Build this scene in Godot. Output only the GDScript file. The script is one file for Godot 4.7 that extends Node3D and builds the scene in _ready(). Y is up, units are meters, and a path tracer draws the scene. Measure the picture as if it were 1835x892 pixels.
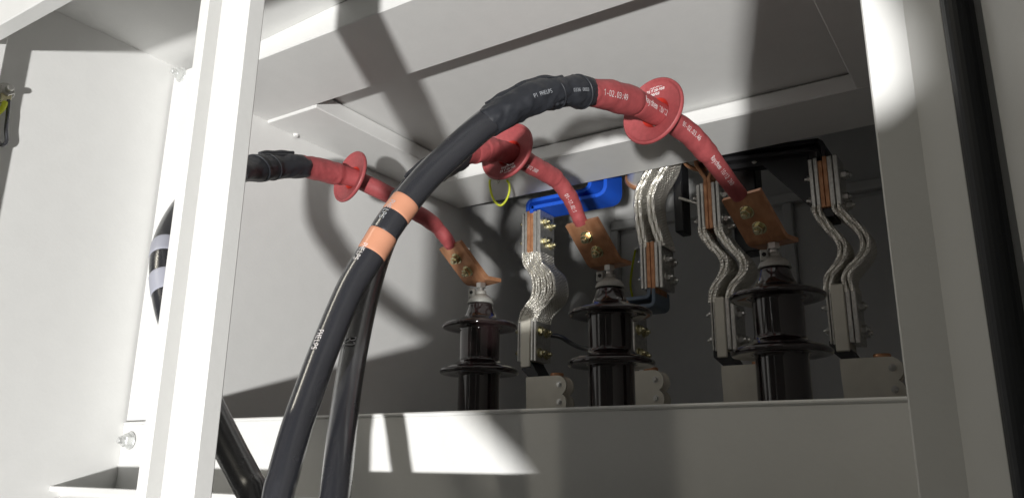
extends Node3D
# An open cable compartment of a medium-voltage switchgear cabinet, seen from below and from its right front corner.
# x runs to the right along the cabinet, y up, z towards the viewer; metres. Middle insulator stands at x = z = 0.

const WALL := 0.403       # half the inner width
const YB := 0.2562        # underside of the side and rear roof beams
const ZB := 0.4008        # front face of the lower cross beam
const EYE := Vector3(0.4418, -0.2010, 0.9146)
var M := {}
var taken := {}

# ---------------------------------------------------------------- mesh builder
class Mb:
	var v := PackedVector3Array()
	var n := PackedVector3Array()
	var u := PackedVector2Array()
	var ix := PackedInt32Array()
	func vert(p: Vector3, nn: Vector3, uv := Vector2.ZERO) -> int:
		v.append(p); n.append(nn); u.append(uv)
		return v.size() - 1
	func face(a: int, b: int, c: int) -> void:
		var g := (v[b] - v[a]).cross(v[c] - v[a])
		if g.dot(n[a] + n[b] + n[c]) > 0.0:
			ix.append_array([a, c, b])
		else:
			ix.append_array([a, b, c])
	func poly(ps: Array, nn: Vector3, uvs := []) -> void:
		var first := v.size()
		for i in ps.size():
			vert(ps[i], nn, uvs[i] if uvs.size() else Vector2.ZERO)
		for i in range(1, ps.size() - 1):
			face(first, first + i, first + i + 1)
	# a box with chamfered edges
	func box(c: Vector3, size: Vector3, bev := 0.001, b := Basis()) -> void:
		var h := size / 2.0
		bev = minf(bev, minf(h.x, minf(h.y, h.z)) * 0.9)
		for ax in 3:
			var a1 := (ax + 1) % 3
			var a2 := (ax + 2) % 3
			for s in [-1.0, 1.0]:
				var ps := []
				for q in [[-1, -1], [1, -1], [1, 1], [-1, 1]]:
					var p := Vector3()
					p[ax] = h[ax] * s
					p[a1] = (h[a1] - bev) * q[0]
					p[a2] = (h[a2] - bev) * q[1]
					ps.append(c + b * p)
				var nn := Vector3(); nn[ax] = s
				poly(ps, (b * nn).normalized())
			for s1 in [-1.0, 1.0]:
				for s2 in [-1.0, 1.0]:
					var ps := []
					for q in [[0, -1], [0, 1], [1, 1], [1, -1]]:
						var p := Vector3()
						p[ax] = (h[ax] - bev) * q[1]
						p[a1] = (h[a1] if q[0] == 0 else h[a1] - bev) * s1
						p[a2] = (h[a2] - bev if q[0] == 0 else h[a2]) * s2
						ps.append(c + b * p)
					var nn := Vector3(); nn[a1] = s1; nn[a2] = s2
					poly(ps, (b * nn).normalized())
		for sx in [-1.0, 1.0]:
			for sy in [-1.0, 1.0]:
				for sz in [-1.0, 1.0]:
					var s := Vector3(sx, sy, sz)
					var k := h - Vector3.ONE * bev
					poly([c + b * (Vector3(h.x, k.y, k.z) * s), c + b * (Vector3(k.x, h.y, k.z) * s), c + b * (Vector3(k.x, k.y, h.z) * s)], (b * s).normalized())
	func span(lo: Vector3, hi: Vector3, bev := 0.001) -> void:
		box((lo + hi) / 2.0, hi - lo, bev)
	# a profile of (radius, height) turned round the y axis of t
	func lathe(prof: Array, seg: int, t := Transform3D(), sharp := 40.0, flat := false) -> void:
		var dirs := []
		for i in prof.size() - 1:
			var d: Vector2 = prof[i + 1] - prof[i]
			dirs.append(Vector2(d.y, -d.x).normalized())
		for i in prof.size() - 1:
			var na: Vector2 = dirs[i]
			var nb: Vector2 = dirs[i]
			if i > 0 and absf(rad_to_deg(dirs[i].angle_to(dirs[i - 1]))) < sharp:
				na = (dirs[i] + dirs[i - 1]).normalized()
			if i < dirs.size() - 1 and absf(rad_to_deg(dirs[i].angle_to(dirs[i + 1]))) < sharp:
				nb = (dirs[i] + dirs[i + 1]).normalized()
			var first := v.size()
			for k in seg + 1:
				var a := TAU * k / seg
				for e in 2:
					var p: Vector2 = prof[i + e]
					var q: Vector2 = na if e == 0 else nb
					vert(t * Vector3(p.x * cos(a), p.y, p.x * sin(a)), (t.basis * Vector3(q.x * cos(a), q.y, q.x * sin(a))).normalized(), Vector2(float(k) / seg, p.y * 10.0))
			for k in seg:
				var o := first + k * 2
				if flat:
					var am := TAU * (k + 0.5) / seg
					var nn := (t.basis * Vector3(dirs[i].x * cos(am), dirs[i].y, dirs[i].x * sin(am))).normalized()
					poly([v[o], v[o + 1], v[o + 3], v[o + 2]], nn)
				else:
					face(o, o + 1, o + 3)
					face(o, o + 3, o + 2)
	# a polygon in the x-y plane of t, extruded along its z from z0 to z1
	func prism(pg: PackedVector2Array, z0: float, z1: float, t := Transform3D()) -> void:
		var tri := Geometry2D.triangulate_polygon(pg)
		for s in 2:
			var z := z0 if s == 0 else z1
			var nn := (t.basis * Vector3(0, 0, -1.0 if s == 0 else 1.0)).normalized()
			for i in range(0, tri.size(), 3):
				poly([t * Vector3(pg[tri[i]].x, pg[tri[i]].y, z), t * Vector3(pg[tri[i + 1]].x, pg[tri[i + 1]].y, z), t * Vector3(pg[tri[i + 2]].x, pg[tri[i + 2]].y, z)], nn)
		var turn := -1.0 if Geometry2D.is_polygon_clockwise(pg) else 1.0
		for i in pg.size():
			var a := pg[i]
			var b := pg[(i + 1) % pg.size()]
			var d := (b - a).normalized() * turn
			poly([t * Vector3(a.x, a.y, z0), t * Vector3(b.x, b.y, z0), t * Vector3(b.x, b.y, z1), t * Vector3(a.x, a.y, z1)], (t.basis * Vector3(d.y, -d.x, 0)).normalized())
	func mesh() -> ArrayMesh:
		var a := []
		a.resize(Mesh.ARRAY_MAX)
		a[Mesh.ARRAY_VERTEX] = v; a[Mesh.ARRAY_NORMAL] = n; a[Mesh.ARRAY_TEX_UV] = u; a[Mesh.ARRAY_INDEX] = ix
		var m := ArrayMesh.new()
		m.add_surface_from_arrays(Mesh.PRIMITIVE_TRIANGLES, a)
		return m

# a smooth path through points; t counts the points
class Way:
	var p: Array
	func _init(points: Array) -> void:
		p = points
	func at(t: float) -> Vector3:
		t = clampf(t, 0.0, p.size() - 1.0)
		var i := mini(int(t), p.size() - 2)
		var a: Vector3 = p[maxi(i - 1, 0)] if i > 0 else p[0] * 2.0 - p[1]
		var d: Vector3 = p[i + 2] if i + 2 < p.size() else p[i + 1] * 2.0 - p[i]
		return (p[i] as Vector3).cubic_interpolate(p[i + 1], a, d, t - i)
	func dir(t: float) -> Vector3:
		return (at(t + 0.03) - at(t - 0.03)).normalized()
	# move along by arc length
	func walk(t: float, s: float) -> float:
		var left := absf(s)
		var h := 0.01 * signf(s)
		while left > 0.0 and t + h > 0.0 and t + h < p.size() - 1.0:
			var l := at(t).distance_to(at(t + h))
			if l >= left:
				return t + h * left / l
			left -= l
			t += h
		return t

# a tube along a way; radius and bump are callables (t) and (t, angle)
func tube(m: Mb, w: Way, t0: float, t1: float, rad: Callable, seg := 28, step := 0.08, bump = null, close := true) -> void:
	var rows := maxi(2, int(ceil((t1 - t0) / step)))
	var up := Vector3(0, 1, 0)
	var side := w.dir(t0).cross(up).normalized()
	if side.length() < 0.5:
		side = Vector3.RIGHT
	var first := m.v.size()
	var s := 0.0
	var last := w.at(t0)
	var rings := []
	for i in rows + 1:
		var t := lerpf(t0, t1, float(i) / rows)
		var d := w.dir(t)
		side = (side - d * side.dot(d)).normalized()
		var nn := side.cross(d).normalized()
		var c := w.at(t)
		s += c.distance_to(last)
		last = c
		var ring := []
		for k in seg + 1:
			var a := TAU * k / seg
			var r: float = rad.call(t)
			if bump != null:
				r += float(bump.call(t, a))
			var o := side * cos(a) + nn * sin(a)
			ring.append(c + o * r)
			m.vert(c + o * r, o, Vector2(float(k) / seg, s * 10.0))
		rings.append(ring)
	for i in rows + 1:     # true normals from the neighbours
		for k in seg + 1:
			var along: Vector3 = rings[mini(i + 1, rows)][k] - rings[maxi(i - 1, 0)][k]
			var round_: Vector3 = rings[i][(k + 1) % seg] - rings[i][(k - 1 + seg) % seg]
			var nn := along.cross(round_).normalized()
			if nn.dot(m.n[first + i * (seg + 1) + k]) < 0.0:
				nn = -nn
			m.n[first + i * (seg + 1) + k] = nn
	for i in rows:
		for k in seg:
			var o := first + i * (seg + 1) + k
			m.face(o, o + 1, o + seg + 2)
			m.face(o, o + seg + 2, o + seg + 1)
	if close:
		for e in [0, rows]:
			var nn := w.dir(t0) * -1.0 if e == 0 else w.dir(t1)
			var c := w.at(t0 if e == 0 else t1)
			var o := m.v.size()
			m.vert(c, nn)
			for k in seg + 1:
				m.vert(rings[e][k], nn)
			for k in seg:
				m.face(o, o + 1 + k, o + 2 + k)

# radius table: [[t, r], ...]
func table(rows: Array) -> Callable:
	return func(t: float) -> float:
		if t <= rows[0][0]:
			return rows[0][1]
		for i in rows.size() - 1:
			if t <= rows[i + 1][0]:
				return lerpf(rows[i][1], rows[i + 1][1], smoothstep(0.0, 1.0, (t - rows[i][0]) / (rows[i + 1][0] - rows[i][0])))
		return rows[-1][1]

# ---------------------------------------------------------------- naming
func numbered(called: String) -> String:
	var k: int = taken.get(called, 0)
	taken[called] = k + 1
	return called if k == 0 else "%s_%03d" % [called, k]

func tag(o: Node, label: String, category: String, group := "") -> void:
	o.set_meta("label", label); o.set_meta("category", category)
	if group:
		o.set_meta("group", group)

func thing(called: String, label: String, category: String, at := Vector3.ZERO, group := "") -> Node3D:
	var o := Node3D.new()
	o.name = numbered(called); o.position = at
	add_child(o)
	tag(o, label, category, group)
	return o

func part(called: String, m, material: Material, parent: Node, t := Transform3D()) -> MeshInstance3D:
	var o := MeshInstance3D.new()
	o.name = called
	o.mesh = m.mesh() if m is Mb else m
	o.material_override = material
	o.transform = t
	parent.add_child(o, true)
	return o

# ---------------------------------------------------------------- materials
func noise(freq: float, lo: float, hi: float, seed_ := 1, size := 512, octaves := 4, kind := FastNoiseLite.TYPE_SIMPLEX_SMOOTH) -> NoiseTexture2D:
	var f := FastNoiseLite.new()
	f.noise_type = kind; f.frequency = freq; f.seed = seed_; f.fractal_octaves = octaves
	var t := NoiseTexture2D.new()
	t.width = size; t.height = size; t.seamless = true; t.noise = f
	var g := Gradient.new()
	g.set_color(0, Color(lo, lo, lo)); g.set_color(1, Color(hi, hi, hi))
	t.color_ramp = g
	return t

func tints(freq: float, a: Color, b: Color, seed_ := 1) -> NoiseTexture2D:
	var t := noise(freq, 0, 1, seed_)
	var g := Gradient.new()
	g.set_color(0, a.linear_to_srgb()); g.set_color(1, b.linear_to_srgb())
	t.color_ramp = g
	return t

func mat(called: String, c: Color, rough: float, metal := 0.0) -> StandardMaterial3D:
	var m := StandardMaterial3D.new()
	m.resource_name = called
	m.albedo_color = c.linear_to_srgb()
	m.roughness = rough; m.metallic = metal
	M[called] = m
	return m

func triplanar(m: StandardMaterial3D, scale: float) -> void:
	m.uv1_triplanar = true
	m.uv1_world_triplanar = true
	m.uv1_scale = Vector3.ONE * scale

func materials() -> void:
	var p := mat("paint", Color(0.77, 0.77, 0.755), 1.0)      # light grey powder coat
	p.albedo_texture = noise(0.008, 0.985, 1.0, 3)
	p.roughness_texture = noise(0.012, 0.40, 0.52, 5)
	p.normal_enabled = true
	var peel := noise(0.05, 0.0, 1.0, 8, 512, 2)
	peel.as_normal_map = true; peel.bump_strength = 0.6
	p.normal_texture = peel
	p.normal_scale = 0.25
	triplanar(p, 6.0)
	var c := mat("copper", Color(1, 1, 1), 1.0, 0.5)
	c.albedo_texture = tints(0.008, Color(0.42, 0.185, 0.090), Color(0.68, 0.36, 0.20), 12)
	c.roughness_texture = noise(0.012, 0.34, 0.5, 14)
	triplanar(c, 14.0)
	var s := mat("tinned", Color(0.74, 0.73, 0.69), 1.0, 0.85)
	s.albedo_texture = noise(0.012, 0.86, 1.0, 21)
	s.roughness_texture = noise(0.014, 0.32, 0.46, 22)
	triplanar(s, 18.0)
	var z := mat("steel", Color(0.70, 0.67, 0.58), 1.0, 0.3)     # dull galvanised plate
	z.albedo_texture = noise(0.005, 0.95, 1.0, 31, 512, 2)
	z.roughness_texture = noise(0.01, 0.42, 0.54, 32)
	triplanar(z, 10.0)
	mat("brass_zinc", Color(0.62, 0.57, 0.36), 0.26, 0.9)
	mat("bolt_steel", Color(0.62, 0.61, 0.58), 0.3, 0.9)
	mat("white_zinc", Color(0.7, 0.71, 0.7), 0.35, 0.6)
	var a := mat("cap_metal", Color(0.52, 0.52, 0.48), 1.0, 0.3)
	a.roughness_texture = noise(0.05, 0.42, 0.62, 41)
	a.albedo_texture = noise(0.04, 0.75, 1.0, 42)
	triplanar(a, 20.0)
	var g := mat("glaze", Color(1, 1, 1), 1.0)
	g.albedo_texture = tints(0.014, Color(0.013, 0.006, 0.007), Color(0.026, 0.019, 0.018), 44)
	g.roughness_texture = noise(0.014, 0.04, 0.12, 45)
	triplanar(g, 9.0)
	g.clearcoat_enabled = true; g.clearcoat = 0.6; g.clearcoat_roughness = 0.06
	var r := mat("red_rubber", Color(0.43, 0.088, 0.093), 1.0)
	r.albedo_texture = noise(0.02, 0.86, 1.0, 51)
	r.roughness_texture = noise(0.03, 0.42, 0.6, 52)
	triplanar(r, 16.0)
	mat("red_inner", Color(0.60, 0.045, 0.03), 0.5)
	var k := mat("black_jacket", Color(0.027, 0.028, 0.034), 1.0)
	k.roughness_texture = noise(0.006, 0.22, 0.30, 61, 512, 2)
	k.metallic_specular = 0.75
	k.clearcoat_enabled = true; k.clearcoat = 0.9; k.clearcoat_roughness = 0.22
	triplanar(k, 8.0)
	var w := mat("black_wrap", Color(0.025, 0.027, 0.033), 1.0)
	w.roughness_texture = noise(0.03, 0.34, 0.6, 63)
	triplanar(w, 14.0)
	mat("tan_tape", Color(0.62, 0.29, 0.18), 0.26)
	mat("grey_tape", Color(0.42, 0.43, 0.50), 0.34)
	mat("print", Color(0.78, 0.74, 0.74), 0.6)
	mat("print_grey", Color(0.42, 0.44, 0.47), 0.5)
	mat("chalk", Color(0.34, 0.35, 0.38), 0.8)
	mat("blue_sleeve", Color(0.018, 0.11, 0.66), 0.34)
	mat("slate_sleeve", Color(0.12, 0.16, 0.21), 0.4)
	mat("black_sleeve", Color(0.016, 0.016, 0.018), 0.4)
	mat("gasket", Color(0.010, 0.012, 0.016), 0.5)
	mat("earth_yellow", Color(0.68, 0.74, 0.03), 0.4)
	mat("earth_green", Color(0.05, 0.22, 0.05), 0.45)
	mat("dark_hole", Color(0.01, 0.01, 0.01), 0.8)
	var l := mat("lamp_face", Color(1, 1, 1), 0.5)
	l.emission_enabled = true; l.emission = Color(1, 0.98, 0.95); l.emission_energy_multiplier = 6.0
	var l2 := mat("tube_face", Color(1, 1, 1), 0.5)
	l2.emission_enabled = true; l2.emission = Color(1, 0.97, 0.9); l2.emission_energy_multiplier = 3.0
	mat("blocker_sheet", Color(0.03, 0.035, 0.05), 0.9)  # dark tone of the unseen sheet that shades the lower right
	# woven braid: a herringbone of strands
	var im := Image.create(128, 128, false, Image.FORMAT_L8)
	for y in 128:
		for x in 128:
			var col := int(x / 16.0)
			var tilt := 1.0 if col % 2 == 0 else -1.0
			var fx := fmod(x, 16.0) / 16.0
			var ph := y / 16.0 + tilt * fx * 0.8
			var h := 0.5 + 0.5 * sin(TAU * ph)
			h *= sqrt(maxf(0.0, sin(PI * fx)))
			im.set_pixel(x, y, Color(h, h, h))
	var b := mat("braid", Color(0.74, 0.715, 0.65), 0.34, 0.85)
	b.heightmap_enabled = true
	b.heightmap_texture = ImageTexture.create_from_image(im)
	b.heightmap_scale = 0.06
	b.uv1_scale = Vector3(1, 1, 1)

# ---------------------------------------------------------------- small hardware
var bolt_mesh := {}
# a washer, a hexagon nut and the thread end, standing on the x-z plane along +y
func bolt(size: float, thread := 1.0) -> ArrayMesh:
	var key := "%s %s" % [size, thread]
	if not bolt_mesh.has(key):
		var m := Mb.new()
		m.lathe([Vector2(0, 0.18), Vector2(1.25, 0.18), Vector2(1.32, 0.12), Vector2(1.32, 0.0)].map(func(q): return q * size), 20)
		m.lathe([Vector2(0.45, 1.12), Vector2(0.92, 1.12), Vector2(1.0, 1.02), Vector2(1.0, 0.18)].map(func(q): return q * size), 6, Transform3D(Basis(Vector3.UP, 0.4), Vector3.ZERO), 40.0, true)
		m.lathe([Vector2(0, 1.12 + 0.7 * thread), Vector2(0.42, 1.12 + 0.7 * thread), Vector2(0.5, 1.02 + 0.7 * thread), Vector2(0.5, 1.0)].map(func(q): return q * size), 14)
		bolt_mesh[key] = m.mesh()
	return bolt_mesh[key]

# turns +y onto a direction
func facing(d: Vector3, at: Vector3) -> Transform3D:
	d = d.normalized()
	var x := d.cross(Vector3(0.31, 0.2, 0.93)).normalized()
	return Transform3D(Basis(x, d, x.cross(d)), at)

# ---------------------------------------------------------------- lettering laid round a cable
func lettering(text: String, w: Way, t: float, r: Callable, height: float, towards: Vector3, reverse := false, squash := 1.0) -> ArrayMesh:
	var tm := TextMesh.new()
	var f := SystemFont.new()
	f.font_names = PackedStringArray(["Droid Sans Mono"])
	tm.font = f
	tm.text = text; tm.font_size = 32; tm.pixel_size = height / 24.0; tm.depth = 0.01; tm.curve_step = 2.0
	var a := tm.surface_get_arrays(0) if tm.get_surface_count() else tm.get_mesh_arrays()
	var src: PackedVector3Array = a[Mesh.ARRAY_VERTEX]
	var idx: PackedInt32Array = a[Mesh.ARRAY_INDEX]
	var m := Mb.new()
	for p in src:
		var tt := w.walk(t, p.x * squash * (-1.0 if reverse else 1.0))
		var d := w.dir(tt)
		var c := w.at(tt)
		var o := towards - d * towards.dot(d)
		o = o.normalized()
		var bi := (d.cross(o)) * (-1.0 if reverse else 1.0) * -1.0
		var rr: float = r.call(tt)
		var ang := p.y / rr
		var rad := o * cos(ang) + bi * sin(ang)
		m.vert(c + rad * (rr + 0.00035 + (0.0001 if p.z > 0.0 else 0.0)), rad)
	for i in range(0, idx.size(), 3):
		m.face(idx[i], idx[i + 1], idx[i + 2])
	return m.mesh()

# ---------------------------------------------------------------- cabinet
func cabinet() -> void:
	var cab := thing("switchgear_cabinet", "light grey sheet steel switchgear cabinet standing open round the cables and insulators", "cabinet")
	var P: Material = M.paint
	var m := Mb.new()
	m.span(Vector3(-WALL - 0.004, -0.62, -0.9), Vector3(-WALL, 0.60, 0.625), 0.0005)
	var wall := part("side_panel", m, P, cab)
	m = Mb.new()
	m.span(Vector3(WALL, -0.62, -0.9), Vector3(WALL + 0.004, 0.60, 0.575), 0.0005)
	part("side_panel", m, P, cab)
	m = Mb.new()
	m.span(Vector3(-WALL, -0.62, -0.9), Vector3(WALL, 0.60, -0.862), 0.0005)
	var back := part("back_panel", m, P, cab)
	# raised frame on the back panel
	m = Mb.new()
	m.span(Vector3(-WALL, 0.380, -0.8605), Vector3(WALL, 0.402, -0.835), 0.002)
	part("back_frame_rail", m, P, back)
	m = Mb.new()
	m.span(Vector3(-WALL + 0.0005, -0.6, -0.8605), Vector3(-0.384, 0.3785, -0.835), 0.002)
	part("back_frame_rail", m, P, back)
	m = Mb.new()
	m.span(Vector3(0.026, -0.6, -0.8605), Vector3(0.046, 0.3785, -0.835), 0.002)
	part("back_frame_rail", m, P, back)
	m = Mb.new()
	m.span(Vector3(-0.383, -0.6, -0.858), Vector3(0.025, 0.370, -0.852), 0.001)
	part("cover_plate", m, P, back)
	m = Mb.new()
	m.span(Vector3(0.047, -0.6, -0.858), Vector3(0.395, 0.370, -0.852), 0.001)
	part("cover_plate", m, P, back)
	# roof and floor
	m = Mb.new()
	m.span(Vector3(-WALL, 0.596, -0.86), Vector3(WALL, 0.60, 0.62), 0.0005)
	part("roof_panel", m, P, cab)
	m = Mb.new()
	m.span(Vector3(-WALL, -0.624, -0.86), Vector3(WALL, -0.62, 0.62), 0.0005)
	part("floor_panel", m, P, cab)
	m = Mb.new()
	m.prism(PackedVector2Array([Vector2(-WALL, 0.2755), Vector2(-0.12, 0.2915), Vector2(WALL, 0.2915), Vector2(WALL, 0.2945), Vector2(-0.12, 0.2945), Vector2(-WALL, 0.2785)]), 0.3755, 0.6055)
	part("front_ceiling_panel", m, P, cab)
	# roof beams round the raised ceiling panel
	m = Mb.new()
	m.span(Vector3(-WALL, 0.259, 0.2525), Vector3(WALL, 0.291, 0.375), 0.0012)
	part("front_roof_beam", m, P, cab)
	m = Mb.new()
	m.span(Vector3(-WALL, YB, -0.193), Vector3(WALL, 0.2790, -0.065), 0.0022)
	m.span(Vector3(-WALL, YB + 0.012, -0.1945), Vector3(WALL, 0.40, -0.1915), 0.0005)
	var rear := part("rear_roof_beam", m, P, cab)
	m = Mb.new()
	m.span(Vector3(-WALL, YB - 0.0005, -0.0648), Vector3(-0.3062, 0.2790, 0.2522), 0.0015)
	part("side_roof_beam", m, P, cab)
	m = Mb.new()
	m.span(Vector3(0.3097, YB - 0.0005, -0.0648), Vector3(WALL, 0.2790, 0.2522), 0.0015)
	part("side_roof_beam", m, P, cab)
	m = Mb.new()
	m.span(Vector3(-0.33, 0.2815, -0.09), Vector3(0.33, 0.2845, 0.262), 0.0005)
	part("ceiling_panel", m, P, cab)
	m = Mb.new()
	m.lathe([Vector2(0, 0.004), Vector2(0.003, 0.0036), Vector2(0.0042, 0.002), Vector2(0.0044, 0)], 14, facing(Vector3(0.4, -1, 0), Vector3(-0.3985, 0.2560, 0.2030)))
	part("screw", m, P, wall)
	# lower cross beam with its folded top
	m = Mb.new()
	m.span(Vector3(-WALL, -0.40, ZB - 0.003), Vector3(WALL, -0.1625, ZB), 0.0006)
	m.span(Vector3(-WALL, -0.1625, ZB - 0.045), Vector3(WALL, -0.1592, ZB + 0.0012), 0.0012)
	var beam := part("lower_cross_beam", m, P, cab)
	m = Mb.new()
	m.span(Vector3(-0.3995, -0.158, ZB - 0.0035), Vector3(-0.335, 0.263, ZB), 0.0012)
	var strip := part("corner_strip", m, P, cab)
	part("nut", bolt(0.0072, 1.2), M.white_zinc, strip, facing(Vector3(0, 0, 1), Vector3(-0.3835, 0.2575, ZB)))
	part("nut", bolt(0.0072, 1.2), M.white_zinc, beam, facing(Vector3(0, 0, 1), Vector3(-0.3855, -0.1795, ZB + 0.001)))
	m = Mb.new()
	m.span(Vector3(-WALL, -0.30, -0.05), Vector3(WALL, -0.150, 0.05), 0.002)
	part("insulator_rail", m, P, cab)
	# front sill, set back, and the out-of-view bottom beam that shades it
	m = Mb.new()
	m.prism(PackedVector2Array([Vector2(0.470, -0.2265), Vector2(0.470, -0.2312), Vector2(0.459, -0.2312), Vector2(0.459, -0.60), Vector2(0.455, -0.60), Vector2(0.455, -0.2265)]), -WALL, WALL, Transform3D(Basis(Vector3(0, 0, 1), Vector3(0, 1, 0), Vector3(1, 0, 0)), Vector3.ZERO))
	part("front_sill", m, P, cab)
	m = Mb.new()
	m.span(Vector3(-WALL, -0.62, 0.595), Vector3(WALL, -0.283, 0.622), 0.0015)
	part("unseen_bottom_beam", m, P, cab)
	# front frame: top beam, corner post, centre mullion, right post
	m = Mb.new()
	m.span(Vector3(-WALL, 0.1985, 0.606), Vector3(WALL, 0.60, 0.622), 0.0012)
	part("top_front_beam", m, P, cab)
	m = Mb.new()
	m.span(Vector3(-WALL, -0.62, 0.595), Vector3(-0.381, 0.60, 0.622), 0.0012)
	part("corner_post", m, P, cab)
	m = Mb.new()
	m.span(Vector3(0.0066, -0.62, 0.6078), Vector3(0.0370, 0.62, 0.6220), 0.0015)
	m.span(Vector3(-0.0180, -0.62, 0.5972), Vector3(-0.0085, 0.62, 0.6220), 0.0013)
	m.span(Vector3(-0.0178, -0.62, 0.5930), Vector3(0.0130, 0.62, 0.5970), 0.0004)
	m.span(Vector3(0.0068, -0.62, 0.5972), Vector3(0.0100, 0.62, 0.6076), 0.0004)
	part("centre_mullion", m, P, cab)
	m = Mb.new()
	m.prism(PackedVector2Array([Vector2(0.4025, -0.582), Vector2(0.4032, -0.5828), Vector2(0.4186, -0.5828), Vector2(0.4320, -0.5955), Vector2(0.4470, -0.5955), Vector2(0.4470, -0.545), Vector2(0.4025, -0.545)]), -0.62, 0.60, Transform3D(Basis(Vector3(1, 0, 0), Vector3(0, 0, -1), Vector3(0, 1, 0)), Vector3.ZERO))
	var post := part("right_post", m, P, cab)
	m = Mb.new()
	var prof := PackedVector2Array()
	for i in 13:
		var a := PI * i / 12.0
		prof.append(Vector2(0.4378 - 0.0056 * cos(a), -0.5958 - 0.008 * sin(a)))
	m.prism(prof, -0.62, 0.60, Transform3D(Basis(Vector3(1, 0, 0), Vector3(0, 0, -1), Vector3(0, 1, 0)), Vector3.ZERO))
	var gk := part("door_gasket", m, M.gasket, post)
	gk.set_meta("label", "black rubber sealing strip down the right post")
	# the right door, swung open past the viewer
	m = Mb.new()
	var hinge := Vector3(0.4440, 0, 0.604)
	var free := Vector3(0.556, 0, 0.952)
	var along := (free - hinge).normalized()
	var out := Vector3(along.z, 0, -along.x)
	m.box((hinge + free) / 2.0 + out * 0.010, Vector3(hinge.distance_to(free), 1.2, 0.018), 0.002, Basis(along, Vector3.UP, along.cross(Vector3.UP)))
	part("right_door", m, P, cab)

# ---------------------------------------------------------------- insulator
func insulator() -> Node3D:
	var o := Node3D.new()
	var m := Mb.new()
	var prof := [Vector2(0.0150, 0.0262), Vector2(0.0166, 0.0250), Vector2(0.0172, 0.0205), Vector2(0.0190, 0.0140), Vector2(0.0218, 0.0080), Vector2(0.0262, 0.0028), Vector2(0.0330, -0.0008), Vector2(0.0430, -0.0034), Vector2(0.0510, -0.0062), Vector2(0.0536, -0.0084), Vector2(0.0540, -0.0104), Vector2(0.0530, -0.0124), Vector2(0.0505, -0.0130), Vector2(0.0440, -0.0118), Vector2(0.0350, -0.0104), Vector2(0.0308, -0.0108), Vector2(0.0290, -0.0125), Vector2(0.0284, -0.0160), Vector2(0.0284, -0.0540), Vector2(0.0292, -0.0580), Vector2(0.0318, -0.0612), Vector2(0.0380, -0.0640), Vector2(0.0460, -0.0668), Vector2(0.0530, -0.0700), Vector2(0.0556, -0.0724), Vector2(0.0558, -0.0748), Vector2(0.0546, -0.0770), Vector2(0.0515, -0.0776), Vector2(0.0450, -0.0762), Vector2(0.0360, -0.0748), Vector2(0.0316, -0.0752), Vector2(0.0298, -0.0770), Vector2(0.0292, -0.0810), Vector2(0.0294, -0.1500)]
	m.lathe(prof, 64, Transform3D(), 60.0)
	part("porcelain_body", m, M.glaze, o)
	m = Mb.new()
	m.lathe([Vector2(0.0, 0.0432), Vector2(0.0066, 0.0432), Vector2(0.0076, 0.0424), Vector2(0.0078, 0.0380), Vector2(0.0100, 0.0366), Vector2(0.0140, 0.0340), Vector2(0.0172, 0.0304), Vector2(0.0190, 0.0262), Vector2(0.0190, 0.0244), Vector2(0.0168, 0.0240)], 40, Transform3D(), 50.0)
	part("metal_cap", m, M.cap_metal, o)
	m = Mb.new()
	m.box(Vector3(-0.0085, 0.0385, 0.0098), Vector3(0.0095, 0.0145, 0.0075), 0.0015, Basis(Vector3.UP, 0.2))
	var lug := part("side_lug", m, M.cap_metal, o)
	m = Mb.new()
	m.lathe([Vector2(0, 0.0006), Vector2(0.0024, 0.0006), Vector2(0.0026, 0.0)], 16, facing(Vector3(0.2, -0.05, 1), Vector3(-0.0077, 0.0395, 0.0135)))
	part("lug_hole", m, M.dark_hole, lug)
	m = Mb.new()
	m.lathe([Vector2(0, 0.0685), Vector2(0.0038, 0.0685), Vector2(0.0044, 0.0675), Vector2(0.0044, 0.043)], 20)
	m.lathe([Vector2(0.004, 0.0552), Vector2(0.0070, 0.0552), Vector2(0.0074, 0.0545), Vector2(0.0074, 0.0475)], 6, Transform3D(), 40.0, true)
	part("threaded_stud", m, M.bolt_steel, o)
	return o

# ---------------------------------------------------------------- bent copper terminal plate
func terminal(called_label: String, at: Vector3, yaw: float, shade := "copper") -> void:
	var o := thing("terminal_plate", called_label, "terminal plate", at, "bent copper plates on the insulators")
	o.rotation.y = yaw
	var C: Material = M.copper
	# profile in (z, y), extruded across x
	var bend := PackedVector2Array([Vector2(-0.020, 0.0560), Vector2(-0.020, 0.0612), Vector2(0.0030, 0.0612), Vector2(0.0072, 0.0640), Vector2(0.0530, 0.1055), Vector2(0.0570, 0.1012), Vector2(0.0108, 0.0588), Vector2(0.0060, 0.0562), Vector2(0.0020, 0.0555)])
	var t := Transform3D(Basis(Vector3(0, 0, 1), Vector3(0, 1, 0), Vector3(-1, 0, 0)), Vector3.ZERO)
	var m := Mb.new()
	m.prism(bend, -0.0215, 0.0285, t)
	part("plate", m, C, o)
	var below := Vector3(0, -1, 1).normalized()
	m = Mb.new()
	m.box(Vector3(-0.005, 0.0880, 0.0352) - below * 0.0030, Vector3(0.0400, 0.0035, 0.040), 0.0008, Basis(Vector3(1, 0, 0), -below, Vector3(1, 0, 0).cross(-below)))
	part("cable_lug", m, C, o)
	for k in 2:
		var c := Vector3(-0.006, 0.0862, 0.0405) if k == 0 else Vector3(-0.002, 0.0700, 0.0230)
		part("bolt", bolt(0.0066), M.brass_zinc, o, facing(below, c))
		part("bolt_head", bolt(0.0060, 0.3), M.bolt_steel, o, facing(-below, c - below * 0.0095 + Vector3(0.012 - 0.006 * k, 0, 0) * float(k == 0)))

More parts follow.
